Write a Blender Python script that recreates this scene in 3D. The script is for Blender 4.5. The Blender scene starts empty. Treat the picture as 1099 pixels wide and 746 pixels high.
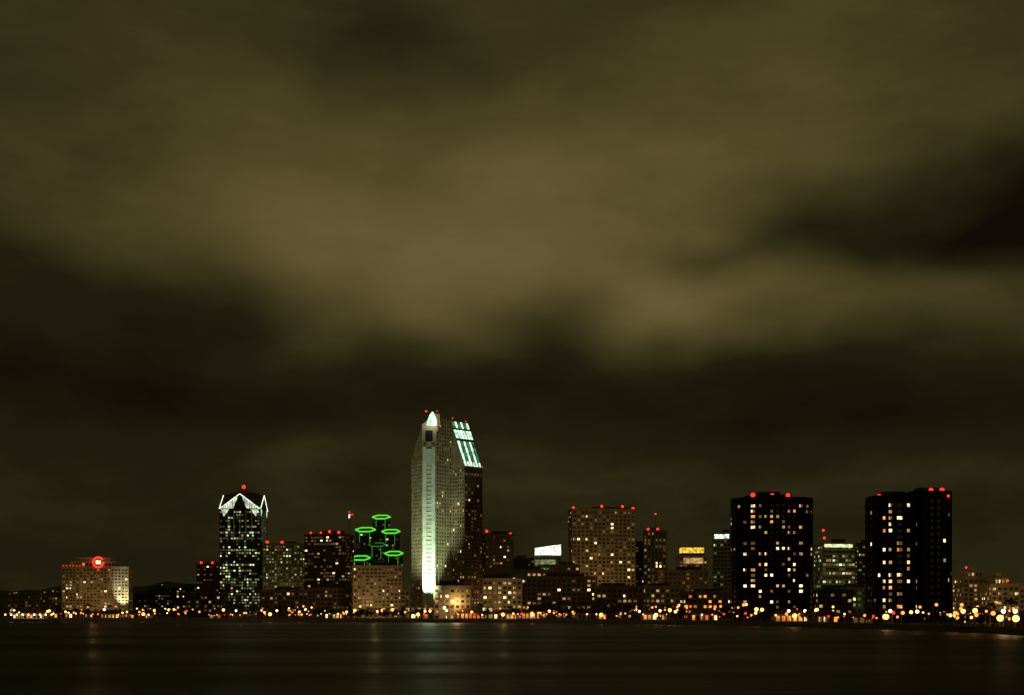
import bpy, math, random
from mathutils import Vector
random.seed(11)
scene=bpy.context.scene
K=1348.0; CAMH=10.0; G=2.5     # focal length in px of the survey photo, camera height, quay level
def X(px,D): return (px-549.5)*D/K
def Z(py,D): return CAMH+(655-py)*D/K

# ------------------------------------------------------------------ materials
MATS={}
def nt(m): m.use_nodes=True; return m.node_tree
def surf(name,col,rough=.8,var=.25,scale=.15,spec=.3,metal=0):
    m=bpy.data.materials.new(name); t=nt(m); b=t.nodes['Principled BSDF']
    tc=t.nodes.new('ShaderNodeTexCoord'); n=t.nodes.new('ShaderNodeTexNoise')
    n.inputs['Scale'].default_value=scale; n.inputs['Detail'].default_value=5
    t.links.new(tc.outputs['Object'],n.inputs['Vector'])
    r=t.nodes.new('ShaderNodeValToRGB')
    r.color_ramp.elements[0].position=.3; r.color_ramp.elements[1].position=.7
    r.color_ramp.elements[0].color=(*[c*(1-var) for c in col],1)
    r.color_ramp.elements[1].color=(*[min(1,c*(1+var)) for c in col],1)
    t.links.new(n.outputs['Fac'],r.inputs['Fac']); t.links.new(r.outputs['Color'],b.inputs['Base Color'])
    b.inputs['Roughness'].default_value=rough; b.inputs['Specular IOR Level'].default_value=spec
    b.inputs['Metallic'].default_value=metal
    MATS[name]=m; return m
def emis(name,col,st,vary=True,scale=.35):
    m=bpy.data.materials.new(name); t=nt(m); b=t.nodes['Principled BSDF']
    b.inputs['Base Color'].default_value=(.02,.02,.02,1); b.inputs['Roughness'].default_value=.3
    b.inputs['Emission Color'].default_value=(*col,1); b.inputs['Emission Strength'].default_value=st
    if vary:
        tc=t.nodes.new('ShaderNodeTexCoord'); n=t.nodes.new('ShaderNodeTexNoise')
        n.inputs['Scale'].default_value=scale; n.inputs['Detail'].default_value=3
        t.links.new(tc.outputs['Object'],n.inputs['Vector'])
        mr=t.nodes.new('ShaderNodeMapRange'); mr.inputs['From Min'].default_value=.3; mr.inputs['From Max'].default_value=.7
        mr.inputs['To Min'].default_value=st*.25; mr.inputs['To Max'].default_value=st*1.7
        t.links.new(n.outputs['Fac'],mr.inputs['Value']); t.links.new(mr.outputs['Result'],b.inputs['Emission Strength'])
    m.cycles.emission_sampling='NONE'
    MATS[name]=m; return m
surf('tan',(.34,.25,.13)); surf('tan_dark',(.18,.125,.065)); surf('stone',(.38,.30,.175)); surf('brown',(.12,.075,.038))
surf('grey',(.20,.18,.12)); surf('green_grey',(.16,.18,.10)); surf('black_wall',(.008,.006,.005),rough=.6)
surf('black_trim',(.011,.008,.007),rough=.7,spec=.1); surf('white_wall',(.55,.57,.5)); surf('redbrown',(.16,.055,.03))
surf('dark',(.04,.034,.024)); surf('roof',(.06,.05,.04)); surf('tile_roof',(.14,.06,.03)); surf('metal',(.2,.2,.2),rough=.5,metal=.5)
surf('concrete',(.16,.14,.11),scale=.6); surf('bark',(.08,.055,.035)); surf('leaf_dark',(.03,.035,.012),var=.4,scale=.4)
surf('leaf_light',(.07,.08,.025),var=.4,scale=.4); surf('asphalt',(.05,.05,.05)); surf('paint',(.75,.75,.7))
surf('groundm',(.05,.043,.03),scale=.02,var=.4); surf('hillm',(.035,.032,.018),scale=.004,var=.4)
surf('glass',(.012,.012,.009),rough=.25,spec=.35)
emis('w_hi',(1,.74,.32),1.9); emis('w_mid',(1,.62,.21),.48); emis('w_lo',(1,.55,.17),.12); emis('w_gl',(.85,.65,.25),.045)
emis('g_hi',(.82,1,.5),1.0); emis('g_mid',(.66,.78,.28),.27); emis('g_lo',(.6,.68,.24),.075)
emis('orange',(1,.34,.06),1.2); emis('whitelit',(.95,1,.78),1.5); emis('yellow',(1,.62,.05),1.2)
emis('red',(1,.02,.012),3.2,False); emis('red_dim',(1,.04,.015),.8,False); emis('neon_green',(.11,.85,.04),.95,False)
emis('neon_faint',(.10,.7,.05),.35,False)
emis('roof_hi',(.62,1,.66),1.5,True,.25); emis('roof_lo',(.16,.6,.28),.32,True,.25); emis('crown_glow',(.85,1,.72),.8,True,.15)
emis('lamp_or',(1,.42,.09),4.5,False); emis('lamp_wh',(1,.8,.42),4.5,False); emis('lamp_dim',(1,.34,.06),1.8,False)
emis('city_dot',(1,.5,.15),.35,True,.01); emis('deep_or',(1,.20,.03),.8)
PAL={'warm':[('w_hi',2),('w_mid',4),('w_lo',4)],'dimwarm':[('w_hi',2),('w_mid',3),('w_lo',6),('w_gl',8)],
 'green':[('g_hi',2),('g_mid',4),('g_lo',5),('w_mid',1)],'dimgreen':[('g_hi',1),('g_mid',3),('g_lo',8),('w_mid',1)],
 'hotel':[('w_hi',6),('w_mid',5),('w_lo',3),('orange',2)],'orange':[('orange',4),('w_hi',2),('w_mid',3),('deep_or',2)]}
def pick(p):
    l=PAL[p]; return random.choices([a for a,_ in l],[b for _,b in l])[0]

# ------------------------------------------------------------------ mesh builder
class MB:
    def __init__(s): s.v=[];s.f=[];s.m=[];s.mn=[]
    def mi(s,n):
        if n not in s.mn: s.mn.append(n)
        return s.mn.index(n)
    def poly(s,pts,mat):
        b=len(s.v); s.v.extend([tuple(p) for p in pts]); s.f.append(tuple(range(b,b+len(pts)))); s.m.append(s.mi(mat))
    def prism(s,plan,z0,z1,mat,roof='roof'):
        n=len(plan); zt=z1 if isinstance(z1,(list,tuple)) else [z1]*n
        for i in range(n):
            j=(i+1)%n; a=plan[i]; b=plan[j]
            s.poly([(a[0],a[1],z0),(b[0],b[1],z0),(b[0],b[1],zt[j]),(a[0],a[1],zt[i])],mat)
        if isinstance(z1,(list,tuple)):
            cx=sum(p[0] for p in plan)/n; cy=sum(p[1] for p in plan)/n; cz=sum(zt)/n
            for i in range(n):
                j=(i+1)%n; s.poly([(plan[i][0],plan[i][1],zt[i]),(plan[j][0],plan[j][1],zt[j]),(cx,cy,cz)],roof)
        else: s.poly([(p[0],p[1],z1) for p in plan],roof)
    def box(s,x0,x1,y0,y1,z0,z1,mat,roof=None):
        s.prism([(x0,y0),(x1,y0),(x1,y1),(x0,y1)],z0,z1,mat,roof or mat)
        s.poly([(x0,y0,z0),(x0,y1,z0),(x1,y1,z0),(x1,y0,z0)],mat)
    def sphere(s,c,r,mat,nu=8,nv=5):
        b=len(s.v)
        for i in range(1,nv):
            t=math.pi*i/nv
            for k in range(nu):
                a=2*math.pi*k/nu; s.v.append((c[0]+r*math.sin(t)*math.cos(a),c[1]+r*math.sin(t)*math.sin(a),c[2]+r*math.cos(t)))
        s.v.append((c[0],c[1],c[2]+r)); s.v.append((c[0],c[1],c[2]-r)); T=len(s.v)-2; Bm=T+1; mi=s.mi(mat)
        for i in range(nv-2):
            for k in range(nu):
                k2=(k+1)%nu; s.f.append((b+i*nu+k,b+(i+1)*nu+k,b+(i+1)*nu+k2,b+i*nu+k2)); s.m.append(mi)
        for k in range(nu):
            k2=(k+1)%nu; s.f.append((T,b+k,b+k2)); s.m.append(mi)
            s.f.append((Bm,b+(nv-2)*nu+k2,b+(nv-2)*nu+k)); s.m.append(mi)
    def tube(s,p0,p1,r0,r1,mat,n=5):
        p0=Vector(p0);p1=Vector(p1); d=(p1-p0).normalized(); u=d.cross(Vector((0,0,1)))
        if u.length<.01: u=Vector((1,0,0))
        u.normalize(); w=d.cross(u)
        A=[p0+(u*math.cos(2*math.pi*k/n)+w*math.sin(2*math.pi*k/n))*r0 for k in range(n)]
        B=[p1+(u*math.cos(2*math.pi*k/n)+w*math.sin(2*math.pi*k/n))*r1 for k in range(n)]
        for k in range(n):
            j=(k+1)%n; s.poly([A[k],A[j],B[j],B[k]],mat)
        s.poly(B,mat)
    def red(s,x,y,z,h=3,r=1.5,mat='red'):
        s.tube((x,y,z),(x,y,z+h),.18,.12,'metal'); s.sphere((x,y,z+h),r,mat)
    def mesh(s,name):
        me=bpy.data.meshes.new(name); me.from_pydata(s.v,[],s.f)
        for n in s.mn: me.materials.append(MATS[n])
        me.polygons.foreach_set('material_index',s.m); me.update(); return me
    def finish(s,name,loc=(0,0,0),rot=0):
        o=bpy.data.objects.new(name,s.mesh(name)); o.location=loc; o.rotation_euler=(0,0,rot)
        scene.collection.objects.link(o); return o

def facade(mb,p0,p1,z0,z1,pitch,fh,lit,pal,wall,wf=.62,hf=.5,bias=True,pr=.5):
    dx=p1[0]-p0[0]; dy=p1[1]-p0[1]; L=math.hypot(dx,dy); u=(dx/L,dy/L); n=(u[1],-u[0])
    nc=max(1,round(L/pitch)); cw=L/nc; nf=max(1,int((z1-z0)/fh)); ch=(z1-z0)/nf
    def P(t,o,z): return (p0[0]+u[0]*t+n[0]*o,p0[1]+u[1]*t+n[1]*o,z)
    bh=(1-hf)*ch
    for i in range(nf):
        a=z0+i*ch-bh/2; b=z0+i*ch+bh/2
        if i==0: a=z0
        o=pr*.7
        mb.poly([P(0,o,a),P(L,o,a),P(L,o,b),P(0,o,b)],wall)
        mb.poly([P(0,o,b),P(L,o,b),P(L,0,b),P(0,0,b)],wall); mb.poly([P(0,0,a),P(L,0,a),P(L,o,a),P(0,o,a)],wall)
        fl=lit*(random.choice([.4,.7,1,1,1.4]) if bias else 1)
        for c in range(nc):
            t0=c*cw+cw*(1-wf)/2; t1=t0+cw*wf; q=b; e=z0+(i+1)*ch-bh/2
            mt=pick(pal) if random.random()<fl else 'glass'
            if mt!='glass' and random.random()<.35:      # half-drawn curtain
                tm=t0+(t1-t0)*random.choice([.4,.6])
                mb.poly([P(t0,.06,q),P(tm,.06,q),P(tm,.06,e),P(t0,.06,e)],mt); mb.poly([P(tm,.06,q),P(t1,.06,q),P(t1,.06,e),P(tm,.06,e)],'w_lo' if pal!='green' else 'g_lo')
            else: mb.poly([P(t0,.06,q),P(t1,.06,q),P(t1,.06,e),P(t0,.06,e)],mt)
    pw=cw*(1-wf)/2
    for c in range(nc+1):
        t0=max(0,c*cw-pw); t1=min(L,c*cw+pw); o=pr
        mb.poly([P(t0,o,z0),P(t1,o,z0),P(t1,o,z1),P(t0,o,z1)],wall)
        mb.poly([P(t0,0,z0),P(t0,o,z0),P(t0,o,z1),P(t0,0,z1)],wall); mb.poly([P(t1,o,z0),P(t1,0,z0),P(t1,0,z1),P(t1,o,z1)],wall)

def tower(name,px0,px1,pyt,D,rot=0,depth=24,wall='tan',pitch=4.2,fh=3.6,lit=.3,pal='warm',wf=.6,hf=.5,pent=.5,reds=(),sidelit=None,extra=None,core=None,sign=None):
    s=D/K; W=(px1-px0)*s; a=math.radians(rot)
    w=max(5,(W-depth*abs(math.sin(a)))/math.cos(a)); H=Z(pyt,D)-G
    hw=w/2; hd=depth/2; plan=[(-hw,-hd),(hw,-hd),(hw,hd),(-hw,hd)]
    mb=MB(); mb.prism(plan,-1,H,core or wall)
    for i in range(4):
        lp=lit if i==0 or sidelit is None else sidelit
        facade(mb,plan[i],plan[(i+1)%4],0,H-1.2,pitch,fh,lp,pal,wall,wf,hf)
    q=.75                                     # cornice and parapet
    for (x0,x1,y0,y1) in ((-hw-q,hw+q,-hd-q,-hd+.3),(-hw-q,hw+q,hd-.3,hd+q),(-hw-q,-hw+.3,-hd+.3,hd-.3),(hw-.3,hw+q,-hd+.3,hd-.3)):
        mb.box(x0,x1,y0,y1,H-1.15,H+1.1,wall)
    if pent:
        pw=w*pent/2; ox=random.uniform(-.15,.15)*w
        mb.box(ox-pw,ox+pw,-hd*.55,hd*.6,H+.01,H+random.uniform(3,5),'dark'); 
        for k in range(4):
            x=random.uniform(-hw*.8,hw*.8); mb.box(x-1,x+1,-hd*.8,-hd*.65,H+.01,H+random.uniform(1.6,2.6),'grey')
        x=random.uniform(-hw*.6,hw*.6); mb.tube((x,0,H+2),(x,0,H+random.uniform(7,12)),.15,.06,'metal')
    for r in reds:
        mb.red(r[0]*w,-hd+.6,H+.5,r[1],r[2] if len(r)>2 else 1.5)
    if sign:
        x0,x1,z0,z1,mt=sign
        mb.box(x0*w,x1*w,-hd-1.3,-hd-.8,H+z0,H+z1,mt)
    if extra: extra(mb,w,depth,H,s)
    o=mb.finish(name,(X((px0+px1)/2,D),D+hd,G),a); return o

# ------------------------------------------------------------------ lamps
def light(name,kind,loc,power,col,target=None,size=1.0,cone=60,blend=.6,parent=None):
    l=bpy.data.lights.new(name,kind); l.energy=power; l.color=col
    if kind in('POINT','SPOT'): l.shadow_soft_size=size
    if kind=='SPOT': l.spot_size=math.radians(cone); l.spot_blend=blend
    o=bpy.data.objects.new(name,l); o.location=loc; scene.collection.objects.link(o)
    if target is not None: o.rotation_euler=(Vector(target)-Vector(loc)).to_track_quat('-Z','Y').to_euler()
    if parent is not None:
        o.parent=parent; o.matrix_parent_inverse=parent.matrix_basis.inverted()
    return o

# ------------------------------------------------------------------ shoreline, water, ground
SH=[(-900,1350),(-200,1160),(0,1123),(300,1060),(550,980),(700,890),(800,800),(900,700),(1000,600),(1100,500),(1300,420),(1700,380)]
def shoreD(px):
    for (a,d),(b,e) in zip(SH,SH[1:]):
        if a<=px<=b: return d+(e-d)*(px-a)/(b-a)
    return 1000
w=MB(); w.poly([(-30000,-600,0),(30000,-600,0),(30000,30000,0),(-30000,30000,0)],'glass')
wat=w.finish('bay_water')
m=bpy.data.materials.new('water'); t=nt(m); b=t.nodes['Principled BSDF']
b.inputs['Base Color'].default_value=(.009,.007,.004,1); b.inputs['IOR'].default_value=1.33; b.inputs['Specular IOR Level'].default_value=.22
tc=t.nodes.new('ShaderNodeTexCoord'); mp=t.nodes.new('ShaderNodeMapping'); mp.inputs['Scale'].default_value=(.05,.22,1)
n1=t.nodes.new('ShaderNodeTexNoise'); n1.inputs['Scale'].default_value=1; n1.inputs['Detail'].default_value=6; n1.inputs['Roughness'].default_value=.6
bp=t.nodes.new('ShaderNodeBump'); bp.inputs['Strength'].default_value=.7; bp.inputs['Distance'].default_value=1.3
t.links.new(tc.outputs['Object'],mp.inputs['Vector']); t.links.new(mp.outputs['Vector'],n1.inputs['Vector'])
t.links.new(n1.outputs['Fac'],bp.inputs['Height']); t.links.new(bp.outputs['Normal'],b.inputs['Normal'])
mp2=t.nodes.new('ShaderNodeMapping'); mp2.inputs['Scale'].default_value=(.004,.02,1); n2=t.nodes.new('ShaderNodeTexNoise'); n2.inputs['Detail'].default_value=4; n2.inputs['Scale'].default_value=1
mr=t.nodes.new('ShaderNodeMapRange'); mr.inputs['From Min'].default_value=.35; mr.inputs['From Max'].default_value=.65; mr.inputs['To Min'].default_value=.34; mr.inputs['To Max'].default_value=.52
t.links.new(tc.outputs['Object'],mp2.inputs['Vector']); t.links.new(mp2.outputs['Vector'],n2.inputs['Vector']); t.links.new(n2.outputs['Fac'],mr.inputs['Value']); t.links.new(mr.outputs['Result'],b.inputs['Roughness'])
wat.data.materials[0]=m
pts=[]
for px in range(-900,1701,20):
    D=shoreD(px)+3*math.sin(px*.05); pts.append((X(px,D),D))
gm=MB(); gm.poly([(x,y,G) for x,y in pts]+[(25000,380,G),(25000,24000,G),(-25000,24000,G),(-25000,1350,G)],'groundm'); gm.finish('ground')
sw=MB()
for (x0,y0),(x1,y1) in zip(pts,pts[1:]):
    sw.poly([(x0,y0-2.2,-1),(x1,y1-2.2,-1),(x1,y1-.4,G+.45),(x0,y0-.4,G+.45)],'concrete')
    sw.poly([(x0,y0-.4,G+.45),(x1,y1-.4,G+.45),(x1,y1+.4,G+.45),(x0,y0+.4,G+.45)],'concrete')
    sw.poly([(x0,y0+.4,G+.45),(x1,y1+.4,G+.45),(x1,y1+.4,G-.2),(x0,y0+.4,G-.2)],'concrete')
    for k in range(5):     # riprap boulders
        f=random.random(); x=x0+(x1-x0)*f; y=y0+(y1-y0)*f-2.6+random.uniform(-1,.5); r=random.uniform(.5,1.1)
        sw.sphere((x,y,random.uniform(-.2,.5)),r,'concrete',5,4)
sw.finish('seawall')
rd=MB()
rp=[(x,y+75) for x,y in pts]
for i,((x0,y0),(x1,y1)) in enumerate(zip(rp,rp[1:])):
    rd.poly([(x0,y0-7,G+.004),(x1,y1-7,G+.004),(x1,y1+7,G+.004),(x0,y0+7,G+.004)],'asphalt')
    rd.poly([(x0,y0-.1,G+.008),(x1,y1-.1,G+.008),(x1,y1+.1,G+.008),(x0,y0+.1,G+.008)],'paint')
    for sg in(-1,1):
        a=sg*7; c=sg*10
        lo,hi=min(a,c),max(a,c)
        rd.poly([(x0,y0+lo,G+.13),(x1,y1+lo,G+.13),(x1,y1+hi,G+.13),(x0,y0+hi,G+.13)],'concrete')
        rd.poly([(x0,y0+a,G),(x1,y1+a,G),(x1,y1+a,G+.13),(x0,y0+a,G+.13)],'concrete')
rd.finish('waterfront_road')
hm=MB(); D=6500
prof=[(-900,640),(-200,638),(0,634),(70,631),(140,629),(190,626),(240,631),(400,636),(600,640),(900,640),(1100,638),(1700,640)]
def hp(px):
    for (a,d),(b,e) in zip(prof,prof[1:]):
        if a<=px<=b: return d+(e-d)*(px-a)/(b-a)
    return 640
row=[]
for px in range(-900,1700,8):
    zz=Z(hp(px)+1.5*math.sin(px*.06)+1.1*math.sin(px*.17)+random.uniform(-.5,.5),D)
    row.append((X(px,D),zz))
for (x0,z0),(x1,z1) in zip(row,row[1:]):
    for (ya,fa,yb,fb) in((-1500,0,-700,.45),(-700,.45,0,1),(0,1,1500,.5)):
        hm.poly([(x0,D+ya,G+z0*fa-1),(x1,D+ya,G+z1*fa-1),(x1,D+yb,G+z1*fb-1),(x0,D+yb,G+z0*fb-1)],'hillm')
for i in range(520):
    k=random.randrange(10,len(row)-10); x,z=row[k]; f=random.random()**.6*.85
    hm.sphere((x,D-1500*(1-f)-10,G+z*f+4),random.uniform(2,4.2),'red_dim' if i%30==0 else random.choice(['city_dot','city_dot','w_lo','w_mid']),5,4)
hm.finish('distant_hills')

# ------------------------------------------------------------------ skyline, left to right
def ex_hotel(mb,w,d,H,s):
    mb.box(-w*.38,w*.30,-d*.42,d*.42,H+.02,H+7,'stone'); mb.box(-w*.30,w*.22,-d*.36,d*.36,H+7.01,H+11,'stone')
    facade(mb,(-w*.38,-d*.42),(w*.30,-d*.42),H+.4,H+6,4,3,.5,'dimwarm','stone')
    c=(w*.05,-d/2-1.6,H+5.5); R=5.4
    for k in range(20):
        a=2*math.pi*k/20; b2=2*math.pi*(k+1)/20
        if k in(0,1): continue
        mb.tube((c[0]+R*math.cos(a),c[1],c[2]+R*math.sin(a)),(c[0]+R*math.cos(b2),c[1],c[2]+R*math.sin(b2)),.8,.8,'red')
    mb.box(c[0]-2.4,c[0]+2.4,c[1]-.3,c[1]+.3,c[2]-2,c[2]+2,'w_hi'); mb.box(c[0]-1,c[0]+1,c[1]+.3,-d/2+3,H,c[2],'metal')
    for i in range(7): mb.red(-w*.48+i*3.4,-d/2,H+1,.8,.9,'red_dim')
h1=tower('waterfront_hotel',64,136,609,1350,rot=8,depth=30,wall='stone',lit=.62,pal='dimwarm',pitch=3.6,fh=3.2,pent=0,extra=ex_hotel)
xr=X(130,1345); light('floodlight','SPOT',(xr+2,1338,5),110000,(.95,1,.75),(xr,1352,26),cone=46,parent=h1)
tower('apartment_block',8,34,644,1500,wall='tan_dark',lit=.3,pal='dimwarm',pent=.3)
tower('apartment_block',36,62,640,1700,wall='tan_dark',lit=.3,pal='dimwarm')
tower('office_block',137,160,637,1900,wall='dark',lit=.25,pal='dimwarm')
tower('office_block',160,182,632,1900,wall='dark',lit=.2,pal='dimwarm')
tower('office_block',186,212,630,1850,wall='dark',lit=.25,pal='dimwarm')
tower('brick_office_building',211,235,606,1750,wall='redbrown',lit=.3,pal='dimwarm',reds=((-.3,2,1.8),(.2,2,1.8)))
def ex_plaza(mb,w,d,H,s):
    hw=w/2;hd=d/2; A=26; zt=H+1.2
    base=[(-hw,-hd),(hw,-hd),(hw,hd),(-hw,hd)]
    for i in range(4):
        a=base[i];b2=base[(i+1)%4]; mx=(a[0]+b2[0])/2; my=(a[1]+b2[1])/2; gz=19
        nx=b2[1]-a[1]; ny=-(b2[0]-a[0]); L=math.hypot(nx,ny); nx/=L;ny/=L
        def q(p,o,z): return (p[0]+nx*o,p[1]+ny*o,z)
        def e(t): return (a[0]+(b2[0]-a[0])*t,a[1]+(b2[1]-a[1])*t)
        mb.poly([(a[0],a[1],zt),(b2[0],b2[1],zt),(mx,my,zt+gz)],'dark')
        mb.poly([(a[0],a[1],zt),(mx,my,zt+gz),(0,0,zt+A)],'roof'); mb.poly([(mx,my,zt+gz),(b2[0],b2[1],zt),(0,0,zt+A)],'roof')
        mb.tube(q(a,.9,zt),q((mx,my),.9,zt+gz),.5,.5,'whitelit'); mb.tube(q((mx,my),.9,zt+gz),q(b2,.9,zt),.5,.5,'whitelit')
        for sgn in(0,1):
            f=(lambda t:t) if sgn==0 else (lambda t:1-t)
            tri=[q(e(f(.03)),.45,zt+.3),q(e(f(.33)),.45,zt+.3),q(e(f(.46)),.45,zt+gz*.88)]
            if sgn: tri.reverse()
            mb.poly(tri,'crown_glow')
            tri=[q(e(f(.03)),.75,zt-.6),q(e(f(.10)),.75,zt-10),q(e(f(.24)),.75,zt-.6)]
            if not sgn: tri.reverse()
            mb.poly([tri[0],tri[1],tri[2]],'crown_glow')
            for t in (.08,.14,.20,.26,.32,.38,.44): mb.tube(q(e(f(t)),.65,zt+.2),q(e(f(t)),.65,zt+gz*2*t*.95),.3,.3,'dark')
        for t in (.2,.35,.5,.65,.8): mb.tube(q(e(t),.65,zt-42),q(e(t),.65,zt-2),.35,.35,'g_lo')
    mb.tube((0,0,zt+A-2),(0,0,zt+A+4),.5,.2,'metal'); mb.sphere((0,0,zt+A+4),2.4,'red')
tower('pointed_glass_skyscraper',236,279,547,1600,rot=0,depth=46,wall='dark',lit=.55,pal='green',pitch=3.4,fh=3.7,wf=.75,hf=.55,pent=0,extra=ex_plaza)
tower('office_tower',279,327,584,1500,rot=10,depth=26,wall='green_grey',lit=.6,pal='dimgreen',pitch=3.4,reds=((-.4,1.5,1.9),(-.05,1.5,1.9)),pent=.4)
tower('office_tower',326,377,574,1420,rot=-14,depth=28,wall='brown',lit=.4,pal='dimwarm',pitch=3.6,wf=.8,reds=((-.35,2,1.2),(-.1,2,1.2),(.12,3,1.6),(.35,2,1.6)))
mb=MB(); D=1480; s=D/K; cx0=X(403,D)
shafts=[(404,552,9.5,26,1),(388,567,10.5,10,1),(416,569,9.5,10,1),(402,584,9,0,0),(385,599,10,-12,1),(421,594,9.5,-10,1),(404,606,9,-18,0)]
for (px,py,rp_,yo,nb) in shafts:
    R=rp_*s; cx=X(px,D)-cx0; H=Z(py,D)-G; hexa=[(cx+R*math.cos(math.radians(60*k)),yo+R*math.sin(math.radians(60*k))) for k in range(6)]
    zt=[H+(p[1]-yo)*.30 for p in hexa]
    mb.prism(hexa,-1,zt,'dark','roof')
    for k in range(6):
        j=(k+1)%6
        facade(mb,hexa[k],hexa[j],0,min(zt[k],zt[j])-1,3.6,3.6,.22,'dimgreen','dark',.7,.5,pr=.3)
        a=(cx+(hexa[k][0]-cx)*1.04,yo+(hexa[k][1]-yo)*1.04,zt[k]+.9); b2=(cx+(hexa[j][0]-cx)*1.04,yo+(hexa[j][1]-yo)*1.04,zt[j]+.9)
        mb.tube(a,b2,.95 if nb else .45,.95 if nb else .45,'neon_green' if nb else 'neon_faint')
        mb.poly([a,b2,(b2[0],b2[1],b2[2]-.9),(a[0],a[1],a[2]-.9)],'dark')
    for k in (4,5):
        a=hexa[k]; zz=zt[k]; ox_,oy_=(a[0]-cx)*.05,(a[1]-yo)*.05
        mb.tube((a[0]+ox_,a[1]+oy_,zz-random.uniform(8,16)),(a[0]+ox_,a[1]+oy_,zz),.4,.4,'neon_faint')
mb.finish('hexagonal_tower_cluster',(cx0,D+30,G))
def mast(mb,w,d,H,s):
    mb.tube((0,0,H),(0,0,H+52),.7,.25,'metal'); mb.sphere((0,0,H+50),1.4,'red_dim'); mb.tube((0,0,H+42),(0,0,H+47),.9,.8,'whitelit')
    mb.poly([(0,0,H+45),(5,0,H+45.6),(5,0,H+48),(0,0,H+48)],'red_dim')
tower('office_block',366,381,592,1560,wall='dark',lit=.2,pal='dimgreen',pent=0,extra=mast)
tower('suites_hotel',374,431,608,1280,rot=12,depth=26,wall='stone',lit=.5,pal='dimwarm',pitch=4,pent=.5)
tower('parking_structure',430,468,634,1250,wall='grey',lit=.2,pal='dimwarm')

# --- tall twin-slab hotel with chisel roofs
mb=MB(); D=1060; s=D/K; ox=X(480,D)
def LX(px): return X(px,D)-ox
def LZ(py): return Z(py,D)-G
L_=[(LX(441),14),(LX(453),0),(LX(468),0),(LX(484),14),(LX(484),48),(LX(441),48)]
zt=[LZ(488),LZ(455),LZ(448),LZ(448),LZ(448),LZ(488)]
mb.prism(L_,-1,zt,'stone','grey')
for i,lp in((0,.10),(2,.22)):
    a=L_[i];b2=L_[i+1]; zmin=min(zt[i],zt[i+1])-2
    facade(mb,a,b2,6,zmin,3.4,3.1,lp,'dimwarm','stone',.5,.5,pr=.35)
facade(mb,L_[3],L_[4],6,zt[3]-4,4,3.1,.2,'dimwarm','stone')
facade(mb,L_[4],L_[5],6,zt[5]-4,4,3.1,.2,'dimwarm','stone')
facade(mb,L_[5],L_[0],6,zt[5]-4,4,3.1,.15,'dimwarm','stone')
x0,x1=L_[1][0],L_[2][0]
for a,b2 in((x0+.6,x0+3.6),(x1-3.6,x1-.6)):
    mb.box(a,b2,-2.0,-.01,0,LZ(480),'white_wall')
mb.box(x0+3.7,x1-3.7,-.9,-.01,0,LZ(482),'white_wall')
for k in range(36): 
    z=6+k*3.5
    mb.box(x0+3.8,x1-3.8,-1.15,-.92,z,z+.5,'stone')
mb.box(x0+2.8,x1-2.8,-.6,-.01,LZ(474),LZ(462),'black_wall'); mb.box(x0+1.8,x1-1.8,-.4,-.02,LZ(475.5),LZ(460.5),'stone')
def lx(px): return LX(px)
prof=[(458,469,457),(459,468.5,451),(461,467,446),(463.5,465,442)]
for (a,b2,y0),(c,d2,y1) in zip(prof,prof[1:]):
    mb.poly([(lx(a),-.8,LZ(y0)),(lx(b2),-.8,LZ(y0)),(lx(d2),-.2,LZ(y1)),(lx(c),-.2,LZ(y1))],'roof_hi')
mb.prism([(lx(457),-.1),(lx(470),-.1),(lx(470),14),(lx(457),14)],LZ(457)-4,[LZ(452),LZ(448),LZ(448),LZ(452)],'stone')
mb.prism([(lx(461),-.1),(lx(472),.5),(lx(472),14),(lx(461),14)],LZ(452)-4,LZ(444),'stone')
mb.box(lx(455),lx(472),4,4.8,LZ(441.6),LZ(440.8),'metal'); mb.tube((lx(464),4.3,LZ(446)),(lx(464),4.3,LZ(440)),.3,.3,'metal')
mb.sphere((lx(457),4,LZ(440.5)),.8,'red'); mb.sphere((lx(469),4,LZ(440.5)),.7,'red_dim')
H_=Vector((LX(498.5),3,0)); hi=Vector((15*.98,14*.98,0)); inn=Vector((-12.8,13.6,0))
I_=H_+hi; G1=H_+inn; J_=I_+inn*1.8; K_=G1+inn*.8
zs=LZ(501); zr=LZ(448)
mb.poly([(H_.x,H_.y,-1),(I_.x,I_.y,-1),(I_.x,I_.y,zs),(H_.x,H_.y,zs)],'brown')
I2=I_+inn
mb.poly([(G1.x,G1.y,-1),(H_.x,H_.y,-1),(H_.x,H_.y,zs),(G1.x,G1.y,zr)],'tan_dark')
mb.poly([(K_.x,K_.y,-1),(G1.x,G1.y,-1),(G1.x,G1.y,zr),(K_.x,K_.y,zr)],'tan_dark')
mb.poly([(I_.x,I_.y,-1),(I2.x,I2.y,-1),(I2.x,I2.y,zr),(I_.x,I_.y,zs)],'brown')
mb.poly([(I2.x,I2.y,-1),(J_.x,J_.y,-1),(J_.x,J_.y,zr),(I2.x,I2.y,zr)],'brown')
mb.poly([(J_.x,J_.y,-1),(K_.x,K_.y,-1),(K_.x,K_.y,zr),(J_.x,J_.y,zr)],'brown')
mb.poly([(G1.x,G1.y,zr),(I2.x,I2.y,zr),(J_.x,J_.y,zr),(K_.x,K_.y,zr)],'roof')
mb.poly([(H_.x,H_.y,zs),(I_.x,I_.y,zs),(I2.x,I2.y,zr),(G1.x,G1.y,zr)],'metal')
facade(mb,(H_.x,H_.y),(I_.x,I_.y),6,zs-1,3.2,3.1,.24,'dimwarm','brown',.55,.5,pr=.3)
facade(mb,(G1.x,G1.y),(H_.x,H_.y),6,zs-1,3.0,3.1,.2,'dimwarm','tan_dark',.5,.55,pr=.35)
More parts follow.
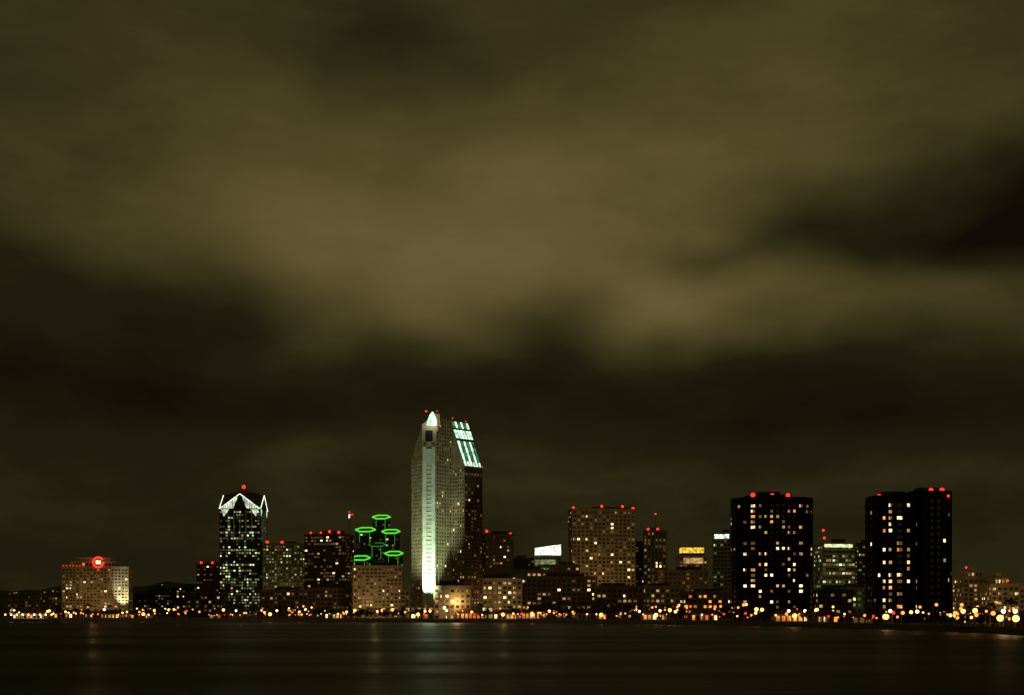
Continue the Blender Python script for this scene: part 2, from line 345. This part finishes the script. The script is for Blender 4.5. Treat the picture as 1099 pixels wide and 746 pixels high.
Hh=Vector((H_.x,H_.y,zs)); Ih=Vector((I_.x,I_.y,zs)); Ht=Vector((G1.x,G1.y,zr)); It=Vector((I2.x,I2.y,zr))
nn=(Ih-Hh).cross(Ht-Hh).normalized()
def S(u,v,o): return Hh+(Ih-Hh)*u+(Ht-Hh)*v+nn*o
for k in range(6):  # floodlight on the sloping roof put in as glowing panels
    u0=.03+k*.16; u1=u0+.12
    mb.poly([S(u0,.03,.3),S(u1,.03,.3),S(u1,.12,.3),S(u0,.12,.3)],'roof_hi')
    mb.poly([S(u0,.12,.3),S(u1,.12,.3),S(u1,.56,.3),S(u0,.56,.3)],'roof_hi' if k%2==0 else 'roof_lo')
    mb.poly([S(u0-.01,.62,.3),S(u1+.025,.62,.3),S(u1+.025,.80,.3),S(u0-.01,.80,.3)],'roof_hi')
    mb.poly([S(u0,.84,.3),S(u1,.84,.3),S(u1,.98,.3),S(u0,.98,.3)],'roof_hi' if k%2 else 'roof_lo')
    mb.poly([S(u1,.0,.8),S(u1+.03,.0,.8),S(u1+.03,1,.8),S(u1,1,.8)],'metal')
mb.sphere((G1.x+2,G1.y,zr+2),.8,'red_dim'); mb.sphere((I2.x-2,I2.y,zr+1.2),.8,'red_dim'); mb.sphere((I_.x,I_.y,zs+1.5),.7,'red_dim')
mb.box(LX(436),LX(530),-16,-4.2,-1,11,'stone','roof'); facade(mb,(LX(436),-16),(LX(530),-16),0,10.5,5,5,.6,'warm','stone',.6,.6)
tw=mb.finish('twin_slab_skyscraper_hotel',(ox,D,G))
sx=X(460.5,D)
light('floodlight','SPOT',(sx,D-10,G+11.5),380000,(.72,1,.72),(sx,D-1,60),cone=60,blend=.8,size=.6,parent=tw)
light('floodlight','SPOT',(sx-2,D-55,G+4),400000,(.72,1,.68),(sx,D,80),cone=58,blend=1,parent=tw)
light('floodlight','SPOT',(sx-45,D-30,G+4),80000,(.9,1,.6),(sx-14,D+7,80),cone=60,blend=1,parent=tw)
light('floodlight','POINT',(LX(463)+ox,D-6,LZ(455)+G),2500,(.8,1,.8),parent=tw)

tower('office_tower',516,551,574,1450,rot=12,depth=26,wall='brown',lit=.22,pal='dimwarm',reds=((-.45,3.5,1.6),(.4,1,1.2)))
tower('office_block',550,574,600,1500,wall='dark',lit=.15,pal='dimwarm')
def ex_wt(mb,w,d,H,s):
    mb.prism([(-w*.5,-d*.5-.9),(w*.5,-d*.5-.9),(w*.45,-d*.3),(-w*.45,-d*.3)],H+1.2,[H+9,H+13,H+13,H+9],'whitelit','white_wall')
    mb.tube((w*.25,0,H+6),(w*.25,0,H+20),.3,.1,'metal')
    mb.poly([(-w*.5,-d/2-.95,H-9),(w*.3,-d/2-.95,H-9),(w*.3,-d/2-.95,H-4),(-w*.5,-d/2-.95,H-4)],'g_mid')
tower('lit_crown_office_building',574,602,597,1400,depth=24,wall='white_wall',lit=.3,pal='green',pent=0,extra=ex_wt)
tower('office_block',600,612,607,1500,wall='dark',lit=.2,pal='dimwarm')
tower('slab_office_tower',611,682,547,1330,rot=7,depth=24,wall='tan',lit=.34,pal='dimwarm',pitch=4.6,fh=3.9,wf=.62,hf=.55,reds=((-.48,1,1.5),(-.03,3,1.4),(.3,3,1.4),(.47,1,1.5)),pent=.55)
tower('office_block',682,692,582,1480,wall='dark',lit=.15,pal='dimwarm',pent=0)
def ex_ant(mb,w,d,H,s):
    for dx in(-1.3,1.3): mb.tube((dx,0,H),(0,0,H+20),.3,.15,'metal')
    for k in range(5): mb.tube((-1.3+k*.22,0,H+k*4),(1.3-k*.22,0,H+k*4+3),.15,.15,'metal')
    mb.sphere((0,0,H+20),1.0,'red')
tower('antenna_office_tower',691,719,570,1400,depth=26,rot=-10,wall='grey',lit=.32,pal='dimwarm',wf=.45,hf=.7,reds=((-.3,1.5,1.5),(.12,1.5,1.5)),pent=.3,extra=ex_ant)
def ex_y(mb,w,d,H,s):
    mb.box(-w*.42,w*.42,-d*.42,d*.4,H+.02,H+3.5,'dark'); mb.box(-w*.4,w*.4,-d*.40,d*.38,H+3.51,H+9.5,'yellow'); mb.box(-w*.43,w*.43,-d*.43,d*.41,H+9.51,H+10.6,'tan')
    for k in range(7): mb.box(-w*.4+k*w*.13,-w*.4+k*w*.13+.35,-d*.4-.4,-d*.4-.05,H+3.5,H+9.5,'tan')
    mb.tube((0,0,H+10),(0,0,H+22),.35,.15,'metal'); mb.box(-w*.35,w*.35,-d/2-1,-d/2-.6,H-8,H-2,'w_mid'); mb.red(0,-d/2-2,H-16,1,1.5); mb.red(w*.3,-d/2-2,H-26,1,1.3)
tower('yellow_crowned_office_tower',729,759,597,1380,depth=24,wall='tan',lit=.3,pal='warm',pent=0,extra=ex_y)
tower('office_tower',766,792,573,1150,rot=-12,depth=18,wall='green_grey',lit=.12,pal='dimgreen',pitch=3.2,wf=.75,core='dark',pent=.3,sign=(-.45,.25,-4.2,-.6,'whitelit'))

def curved(name,D,lobes,reds):
    cx=X(sum(l[0]+l[1] for l in lobes)/(2*len(lobes)),D); s=D/K; mb=MB()
    for (pa,pb,py,dep,yo,lp,bulge) in lobes:
        xa=X(pa,D)-cx; xb=X(pb,D)-cx; c=(xa+xb)/2; r=(xb-xa)/2; N=24; plan=[]
        for k in range(N):
            a=-math.pi+2*math.pi*(k+.5)/N
            ca=math.cos(a); sa=math.sin(a); e=bulge
            plan.append((c+r*math.copysign(abs(ca)**e,ca)/abs(math.cos(math.pi/N))**e,yo+dep+dep*math.copysign(abs(sa)**e,sa)))
        H=Z(py,D)-G; mb.prism(plan,-1,H,'black_wall')
        for k in range(N):
            a=plan[k];b2=plan[(k+1)%N]
            if math.hypot(a[0]-b2[0],a[1]-b2[1])<1.5: continue
            facade(mb,a,b2,4,H-3.2,4.6,3.7,lp((a[0]+b2[0])/2-xa,xb-xa),'hotel','black_trim',.46,.5,pr=.25)
        q=1.015; mb.prism([((x-c)*q+c,(y-yo-dep)*q+yo+dep) for x,y in plan],H-3,H+1.2,'black_trim','black_trim')
        mb.box(c-r*.45,c+r*.45,yo+dep*.6,yo+dep*1.3,H+1.21,H+4,'black_wall')
    for (px,py,r,yo) in reds: 
        z=Z(py,D)-G; mb.red(X(px,D)-cx,yo,z-4,4,r)
    return mb.finish(name,(cx,D,G))
def lp1(t,w): f=t/w; return .36 if .08<f<.9 else .16
curved('dark_curved_hotel_tower',880,[(791,878,535,20,0,lp1,.75),(806,856,531.5,14,8,lambda a,b:0,.8)],[(811,530,1.6,10),(832,530.5,1.6,10),(849,530.5,1.6,10),(797,535,1.0,14),(869,538,.9,12)])
def lp2(t,w): f=t/w; return .42 if .12<f<.72 else .08
def lp3(t,w): f=t/w; return .16 if f>.55 else .02
curved('dark_curved_hotel_tower',740,[(940,991,533,16,0,lp2,.7),(984,1031,527.5,18,6,lp3,.6)],[(948,531.5,1.4,8),(955,532,1.3,8),(1009,523.5,1.4,16),(1021,523.5,1.5,16),(1019,532,.8,2)])
tower('office_tower',879,918,584,1150,rot=8,depth=20,wall='green_grey',lit=.7,pal='green',pitch=3.2,fh=3.9,wf=.88,hf=.5,pent=.3,sign=(-.45,.42,-3,-.2,'g_hi'),reds=((-.47,12,1.2),(-.44,5,1.2)))
tower('office_tower',918,944,584,1200,rot=8,depth=20,wall='dark',lit=.4,pal='dimgreen',pitch=3.2,wf=.8,pent=.3,sign=(-.2,.4,-2.6,-.2,'whitelit'))
def ex_t(mb,w,d,H,s):
    mb.box(-w*.3,w*.2,-d*.3,d*.4,H+.02,H+6,'stone'); facade(mb,(-w*.3,-d*.3),(w*.2,-d*.3),H+.3,H+5.6,3,2.8,.6,'warm','stone')
    mb.box(-w*.15,w*.02,-d*.1,d*.3,H+6.01,H+10,'stone')
tower('terraced_white_building',1034,1066,620,1050,wall='stone',depth=24,lit=.45,pal='warm',pent=0,extra=ex_t,reds=((-.4,8,.9),))
tower('terraced_white_building',1064,1094,628,1000,wall='stone',depth=24,lit=.5,pal='warm',pent=0,extra=ex_t,reds=((.1,3,.9),))
tower('terraced_white_building',1094,1150,630,1000,wall='stone',depth=24,lit=.4,pal='dimwarm',pent=.4)
for (a,b2,y,Dd,wl,lt,pl) in [(466,505,630,1020,'stone',.6,'warm'),(505,560,622,1100,'stone',.5,'warm'),(540,592,613,1180,'tan_dark',.35,'warm'),(560,640,620,1150,'tan_dark',.3,'warm'),
    (592,622,607,1240,'tan_dark',.4,'warm'),(640,690,630,1100,'tan_dark',.25,'warm'),(690,735,630,1120,'tan',.45,'warm'),(708,760,613,1260,'tan_dark',.4,'dimwarm'),(733,792,636,1050,'tan_dark',.35,'orange'),
    (878,915,634,950,'dark',.3,'warm'),(905,942,632,1000,'green_grey',.4,'green'),(280,330,634,1300,'tan_dark',.3,'dimwarm'),(330,378,632,1300,'tan_dark',.3,'dimwarm'),(200,240,638,1350,'dark',.3,'dimwarm')]:
    tower('mid_rise_building',a,b2,y,Dd,rot=random.choice([-8,0,6,10]),depth=20,wall=wl,lit=lt,pal=pl,pitch=4.5,fh=4)

def shop(px0,px1,D,h,pal='orange',lit=.7,name='waterfront_shop',wall='tan'):
    w=(px1-px0)*D/K; d=12; mb=MB(); hw=w/2; hd=d/2
    mb.prism([(-hw,-hd),(hw,-hd),(hw,hd),(-hw,hd)],-.5,h,wall)
    facade(mb,(-hw,-hd),(hw,-hd),0,h,3.2,3.4,lit,pal,wall,.66,.62,pr=.4); facade(mb,(hw,-hd),(hw,hd),0,h,3.2,3.4,lit,pal,wall); facade(mb,(-hw,hd),(-hw,-hd),0,h,3.2,3.4,lit,pal,wall)
    e=1.4; r=h+3.2; i=min(hw*.8,6)
    A=[(-hw-e,-hd-e,h),(hw+e,-hd-e,h),(hw+e,hd+e,h),(-hw-e,hd+e,h)]; R0=(-hw+i,0,r);R1=(hw-i,0,r)
    mb.poly([A[0],A[1],R1,R0],'tile_roof'); mb.poly([A[1],A[2],R1],'tile_roof'); mb.poly([A[2],A[3],R0,R1],'tile_roof'); mb.poly([A[3],A[0],R0],'tile_roof'); mb.poly([A[3],A[2],A[1],A[0]],'tile_roof')
    k=int(w/6)
    for j in range(k+1):
        x=-hw+w*j/max(1,k); mb.tube((x,-hd-1.3,0),(x,-hd-1.3,h),.2,.2,'white_wall'); 
        if random.random()<.7: mb.sphere((x,-hd-1.6,h-.5),random.uniform(.3,.7),random.choice(['lamp_or','lamp_dim','red','lamp_wh']))
    return mb.finish(name,(X((px0+px1)/2,D),D+hd,G))
for (a,b2,off,h,pl) in [(14,50,10,6,'warm'),(58,90,30,5,'orange'),(100,128,20,4.5,'orange'),(140,160,25,4,'orange'),(225,250,22,4,'orange'),(345,372,25,5,'orange'),(455,482,20,5,'orange'),
    (490,520,14,6,'orange'),(530,556,12,5,'orange'),(560,580,20,6,'orange'),(620,660,30,5,'orange'),(690,715,14,5,'orange'),(742,775,16,5,'orange'),(832,868,18,5,'orange'),(872,905,14,4.5,'orange'),(915,935,20,4,'warm'),(1040,1075,60,6,'warm')]:
    shop(a,b2,shoreD((a+b2)/2)+off,h,pl)
mb=MB(); mb.box(-22,22,-8,8,1.6,2.4,'concrete')
for i in range(12): 
    for yy in(-7,7): mb.tube((-21+i*3.8,yy,-1),(-21+i*3.8,yy,1.6),.35,.35,'bark')
mb.box(-14,12,-5,5,2.41,6.6,'white_wall','roof'); facade(mb,(-14,-5),(12,-5),2.5,6.4,3,3.6,.95,'hotel','white_wall',.7,.6)
mb.prism([(-15,-6),(13,-6),(13,6),(-15,6)],6.61,7.4,'tile_roof','tile_roof')
for i in range(9): mb.tube((-20+i*5,-7.4,2.4),(-20+i*5,-7.4,6),.1,.1,'metal'); mb.sphere((-20+i*5,-7.4,6.2),.8,'lamp_wh' if i%2 else 'lamp_or')
mb.finish('pier_restaurant',(X(34,1095),1095,0))

def lampmesh(g,h,r):
    mb=MB(); mb.tube((0,0,0),(0,0,.6),.3,.25,'metal',6); mb.tube((0,0,.6),(0,0,h),.14,.08,'metal',6); mb.tube((0,0,h),(0,-1.4,h+.3),.08,.06,'metal')
    mb.sphere((0,-1.4,h+.1),r,g,10,6); mb.box(-.3,.3,-1.7,-1.1,h+.1+r*.9,h+.3+r,'metal'); return mb.mesh('street_lamp')
LM=[lampmesh('lamp_or',6,.95),lampmesh('lamp_dim',4.5,.75),lampmesh('lamp_wh',7,.9),lampmesh('lamp_dim',8,.7),lampmesh('lamp_or',4,1.4),lampmesh('red',5,.7),lampmesh('lamp_or',9,.7)]
def lamp(px,D,k,sc=1):
    o=bpy.data.objects.new('street_lamp',LM[k]); o.location=(X(px,D),D,G); o.scale=(sc,sc,sc); o.rotation_euler=(0,0,random.uniform(-.6,.6)); scene.collection.objects.link(o); return o
big=[(15,12,2),(52,40,0),(71,8,0),(155,8,4),(290,6,4),(297,6,2),(322,8,0),(373,8,0),(448,8,4),(480,6,2),(506,10,0),(540,6,4),(572,5,4),(645,7,4),(705,10,4),(708,10,2),(760,40,4),(764,40,4),(835,10,4),(846,8,2),(852,8,4),(862,30,2),(948,6,4),(952,7,4),(955,7,2),(1073,14,4),(1077,12,2),(1088,6,2),(1090,5,4),(1060,30,5)]
for n,(px,off,k) in enumerate(big):
    o=lamp(px,shoreD(px)+off,k)
    if n in(0,4,11,16,20,26): light('lamp_bulb','POINT',(o.location.x,o.location.y-1.6,G+5),900,(1,.55,.2),size=1.2,parent=o)
cl=[random.uniform(8,1092) for _ in range(26)]
for i in range(330):
    px=random.choice(cl)+random.gauss(0,9) if random.random()<.55 else random.uniform(8,1092)
    px=min(1094,max(6,px)); off=random.choice([5,7,12,30,45,66,84,90,110,140])
    lamp(px,shoreD(px)+off,random.choice([0,0,1,1,1,3,3,3,2,5,1,6]),random.uniform(.6,1.35))

def leafclump(mb,c,r,n,mats):
    for k in range(n):
        d=Vector((random.gauss(0,1),random.gauss(0,1),random.gauss(0,.8))).normalized()*r*random.uniform(.35,1.05)
        p=Vector(c)+d; s=random.uniform(.35,.75); a=Vector((random.uniform(-1,1),random.uniform(-1,1),random.uniform(-1,1))).normalized(); b2=a.cross(Vector((.3,.5,.8))).normalized()
        mb.poly([p-a*s,p-b2*s*.6,p+a*s,p+b2*s*.6],random.choice(mats))
tm=MB()
def tree(px,D,h):
    x=X(px,D); y=D; tr=h*.035
    top=(x+random.uniform(-.5,.5),y,G+h*.5); tm.tube((x,y,G),top,tr,tr*.6,'bark')
    for j in range(random.randint(6,9)):
        a=random.uniform(0,6.28); rr=h*random.uniform(.12,.34); c=(x+rr*math.cos(a),y+rr*math.sin(a),G+h*random.uniform(.45,.9))
        tm.tube(top,c,tr*.5,tr*.15,'bark',4); leafclump(tm,c,h*random.uniform(.12,.22),22,['leaf_dark','leaf_dark','leaf_light'])
for i in range(340):
    px=random.uniform(60,1098); h=random.uniform(6,10)
    if 225<px<335: h+=random.uniform(1,5)
    if 570<px<700: h+=random.uniform(2,9)
    if 880<px: h*=.75
    if px<150 and random.random()<.5: continue
    tree(px,shoreD(px)+random.uniform(14,64),h)
tm.finish('shoreline_trees')
pm=MB(); pv=Vector((0,0,0)); 
for k in range(6): 
    q=Vector((.12*(k+1)**1.2*.3,0,(k+1)*1.9)); pm.tube(pv,q,.34-.03*k,.31-.03*k,'bark',6); pv=q
for k in range(18):
    a=2*math.pi*k/18+random.uniform(-.1,.1); up=random.uniform(.1,1.1); p=pv.copy(); d=Vector((math.cos(a),math.sin(a),up)).normalized(); side=Vector((-math.sin(a),math.cos(a),0))
    for j in range(5):
        q=p+d*.8; wd=(.45,.6,.6,.45,.25)[j]; w2=(.6,.6,.45,.25,.03)[j]
        pm.poly([p-side*wd-Vector((0,0,.25)),p,q,q-side*w2-Vector((0,0,.25))],'leaf_light'); pm.poly([p,p+side*wd-Vector((0,0,.25)),q+side*w2-Vector((0,0,.25)),q],'leaf_dark')
        p=q; d=(d+Vector((0,0,-.42))).normalized()
pmesh=pm.mesh('palm_tree')
for px in [62,95,118,170,205,262,310,352,395,433,486,515,548,598,655,690,722,785,905,931,1040,1066,1085]:
    D=shoreD(px)+random.uniform(9,30); o=bpy.data.objects.new('palm_tree',pmesh); o.location=(X(px,D),D,G); sc=random.uniform(.75,1.15); o.scale=(sc,sc,sc); o.rotation_euler=(0,0,random.uniform(0,6)); scene.collection.objects.link(o)

for px,D,p in [(100,1310,16000),(258,1540,10000),(302,1460,14000),(402,1240,20000),(490,1015,6000),(540,1070,7000),(645,1270,34000),(725,1200,12000),(895,1100,14000),(1060,950,20000)]:
    light('facade_fill','POINT',(X(px,D),D,G+14),p,(1,.62,.26),size=2)  # added warm fill points without fixtures, put in to brighten the facades

# ------------------------------------------------------------------ sky
wd=bpy.data.worlds.new("World"); scene.world=wd; wd.use_nodes=True; t=wd.node_tree; N=t.nodes; Lk=t.links
for n_ in list(N): N.remove(n_)
def M(op,a,b2=None,c=None):
    x=N.new('ShaderNodeMath'); x.operation=op
    for i,v in enumerate((a,b2,c)):
        if v is None: continue
        if isinstance(v,(int,float)): x.inputs[i].default_value=v
        else: Lk.new(v,x.inputs[i])
    return x.outputs[0]
tc=N.new('ShaderNodeTexCoord'); sep=N.new('ShaderNodeSeparateXYZ'); Lk.new(tc.outputs['Generated'],sep.inputs[0])
az=M('ARCTAN2',sep.outputs[0],sep.outputs[1]); el=M('ARCSINE',M('MULTIPLY',sep.outputs[2],.9999))
def noise(scale,detail,off=0,stretch=(1,1,1),rough=.5):
    mp=N.new('ShaderNodeMapping'); mp.inputs['Location'].default_value=(off,off*.7,off*.3); mp.inputs['Scale'].default_value=stretch
    Lk.new(tc.outputs['Generated'],mp.inputs['Vector']); x=N.new('ShaderNodeTexNoise'); x.inputs['Scale'].default_value=scale; x.inputs['Detail'].default_value=detail; x.inputs['Roughness'].default_value=rough
    Lk.new(mp.outputs[0],x.inputs['Vector']); return M('SUBTRACT',x.outputs['Fac'],.5)
wa=M('ADD',az,M('MULTIPLY',noise(5,2,1,(1,1,2)),.24)); we=M('ADD',el,M('MULTIPLY',noise(6,2,4,(1,1,1.8)),.09))
blobs=[(500,275,200,85,.30),(560,230,330,70,.12),(725,330,90,48,.30),(850,130,270,110,.20),(230,200,190,70,.12),(930,325,140,40,.18),(450,330,110,50,.14),
(425,50,80,40,-.22),(30,262,110,45,-.14),(130,312,140,36,-.20),(60,390,130,45,-.16),(270,365,120,34,-.14),(300,425,200,26,-.05),(618,350,48,50,-.22),(560,398,130,24,-.08),
(650,440,220,32,-.10),(1050,238,150,40,-.55),(1110,190,70,50,-.2),(930,425,180,40,-.06),(860,262,90,22,-.16),(1090,60,90,80,-.08),(10,60,120,120,-.06),
(550,430,4000,55,-.25),(550,600,4000,120,-.25),(380,485,120,25,.07),(760,390,130,30,.1),(550,-60,4000,110,-.08)]
tot=None
for (px,py,rx,ry,amp) in blobs:
    a0=math.atan((px-549.5)/K); e0=math.atan((655-py)*math.cos(a0)/K); sa=rx/K; se=ry/K
    u=M('DIVIDE',M('SUBTRACT',wa,a0),sa); v=M('DIVIDE',M('SUBTRACT',we,e0),se)
    g=M('MULTIPLY',M('EXPONENT',M('MULTIPLY',M('ADD',M('MULTIPLY',u,u),M('MULTIPLY',v,v)),-.7)),amp)
    tot=g if tot is None else M('ADD',tot,g)
val=M('ADD',M('ADD',tot,.51),M('ADD',M('MULTIPLY',noise(8,5,9,(1,1,2.6),.6),.40),M('MULTIPLY',noise(2.2,2,3,(1,1,2)),.14)))
cr=N.new('ShaderNodeValToRGB'); e=cr.color_ramp.elements
e[0].position=0; e[0].color=(.0056,.0040,.0017,1); e[1].position=1; e[1].color=(.136,.099,.038,1)
for p,c in((.25,(.0150,.0126,.0044)),(.5,(.041,.0335,.0100)),(.75,(.083,.064,.0205))):
    q=e.new(p); q.color=(*c,1)
Lk.new(val,cr.inputs['Fac'])
bg=N.new('ShaderNodeBackground'); bg.inputs['Strength'].default_value=1.0; Lk.new(cr.outputs['Color'],bg.inputs['Color'])
Lk.new(bg.outputs[0],N.new('ShaderNodeOutputWorld').inputs['Surface'])
sl=bpy.data.lights.new('city_glow_sun','SUN'); sl.energy=.07; sl.angle=math.radians(25); sl.color=(1,.78,.42)
so=bpy.data.objects.new('city_glow_sun',sl); so.rotation_euler=Vector((-.35,1,-.28)).to_track_quat('-Z','Y').to_euler(); scene.collection.objects.link(so)  # added weak fill from behind the camera, stands in for overcast city glow

cam=bpy.data.cameras.new('camera'); cam.sensor_width=36; cam.lens=K/1099*36; cam.shift_y=282/1099; cam.clip_end=60000; cam.clip_start=1
co=bpy.data.objects.new('camera',cam); co.location=(0,0,CAMH); co.rotation_euler=(math.radians(90),0,0); scene.collection.objects.link(co); scene.camera=co
scene.view_settings.view_transform='Standard'; scene.view_settings.look='None'; scene.view_settings.exposure=0
print('objs',len(bpy.data.objects),'faces',sum(len(m.polygons) for m in bpy.data.meshes))
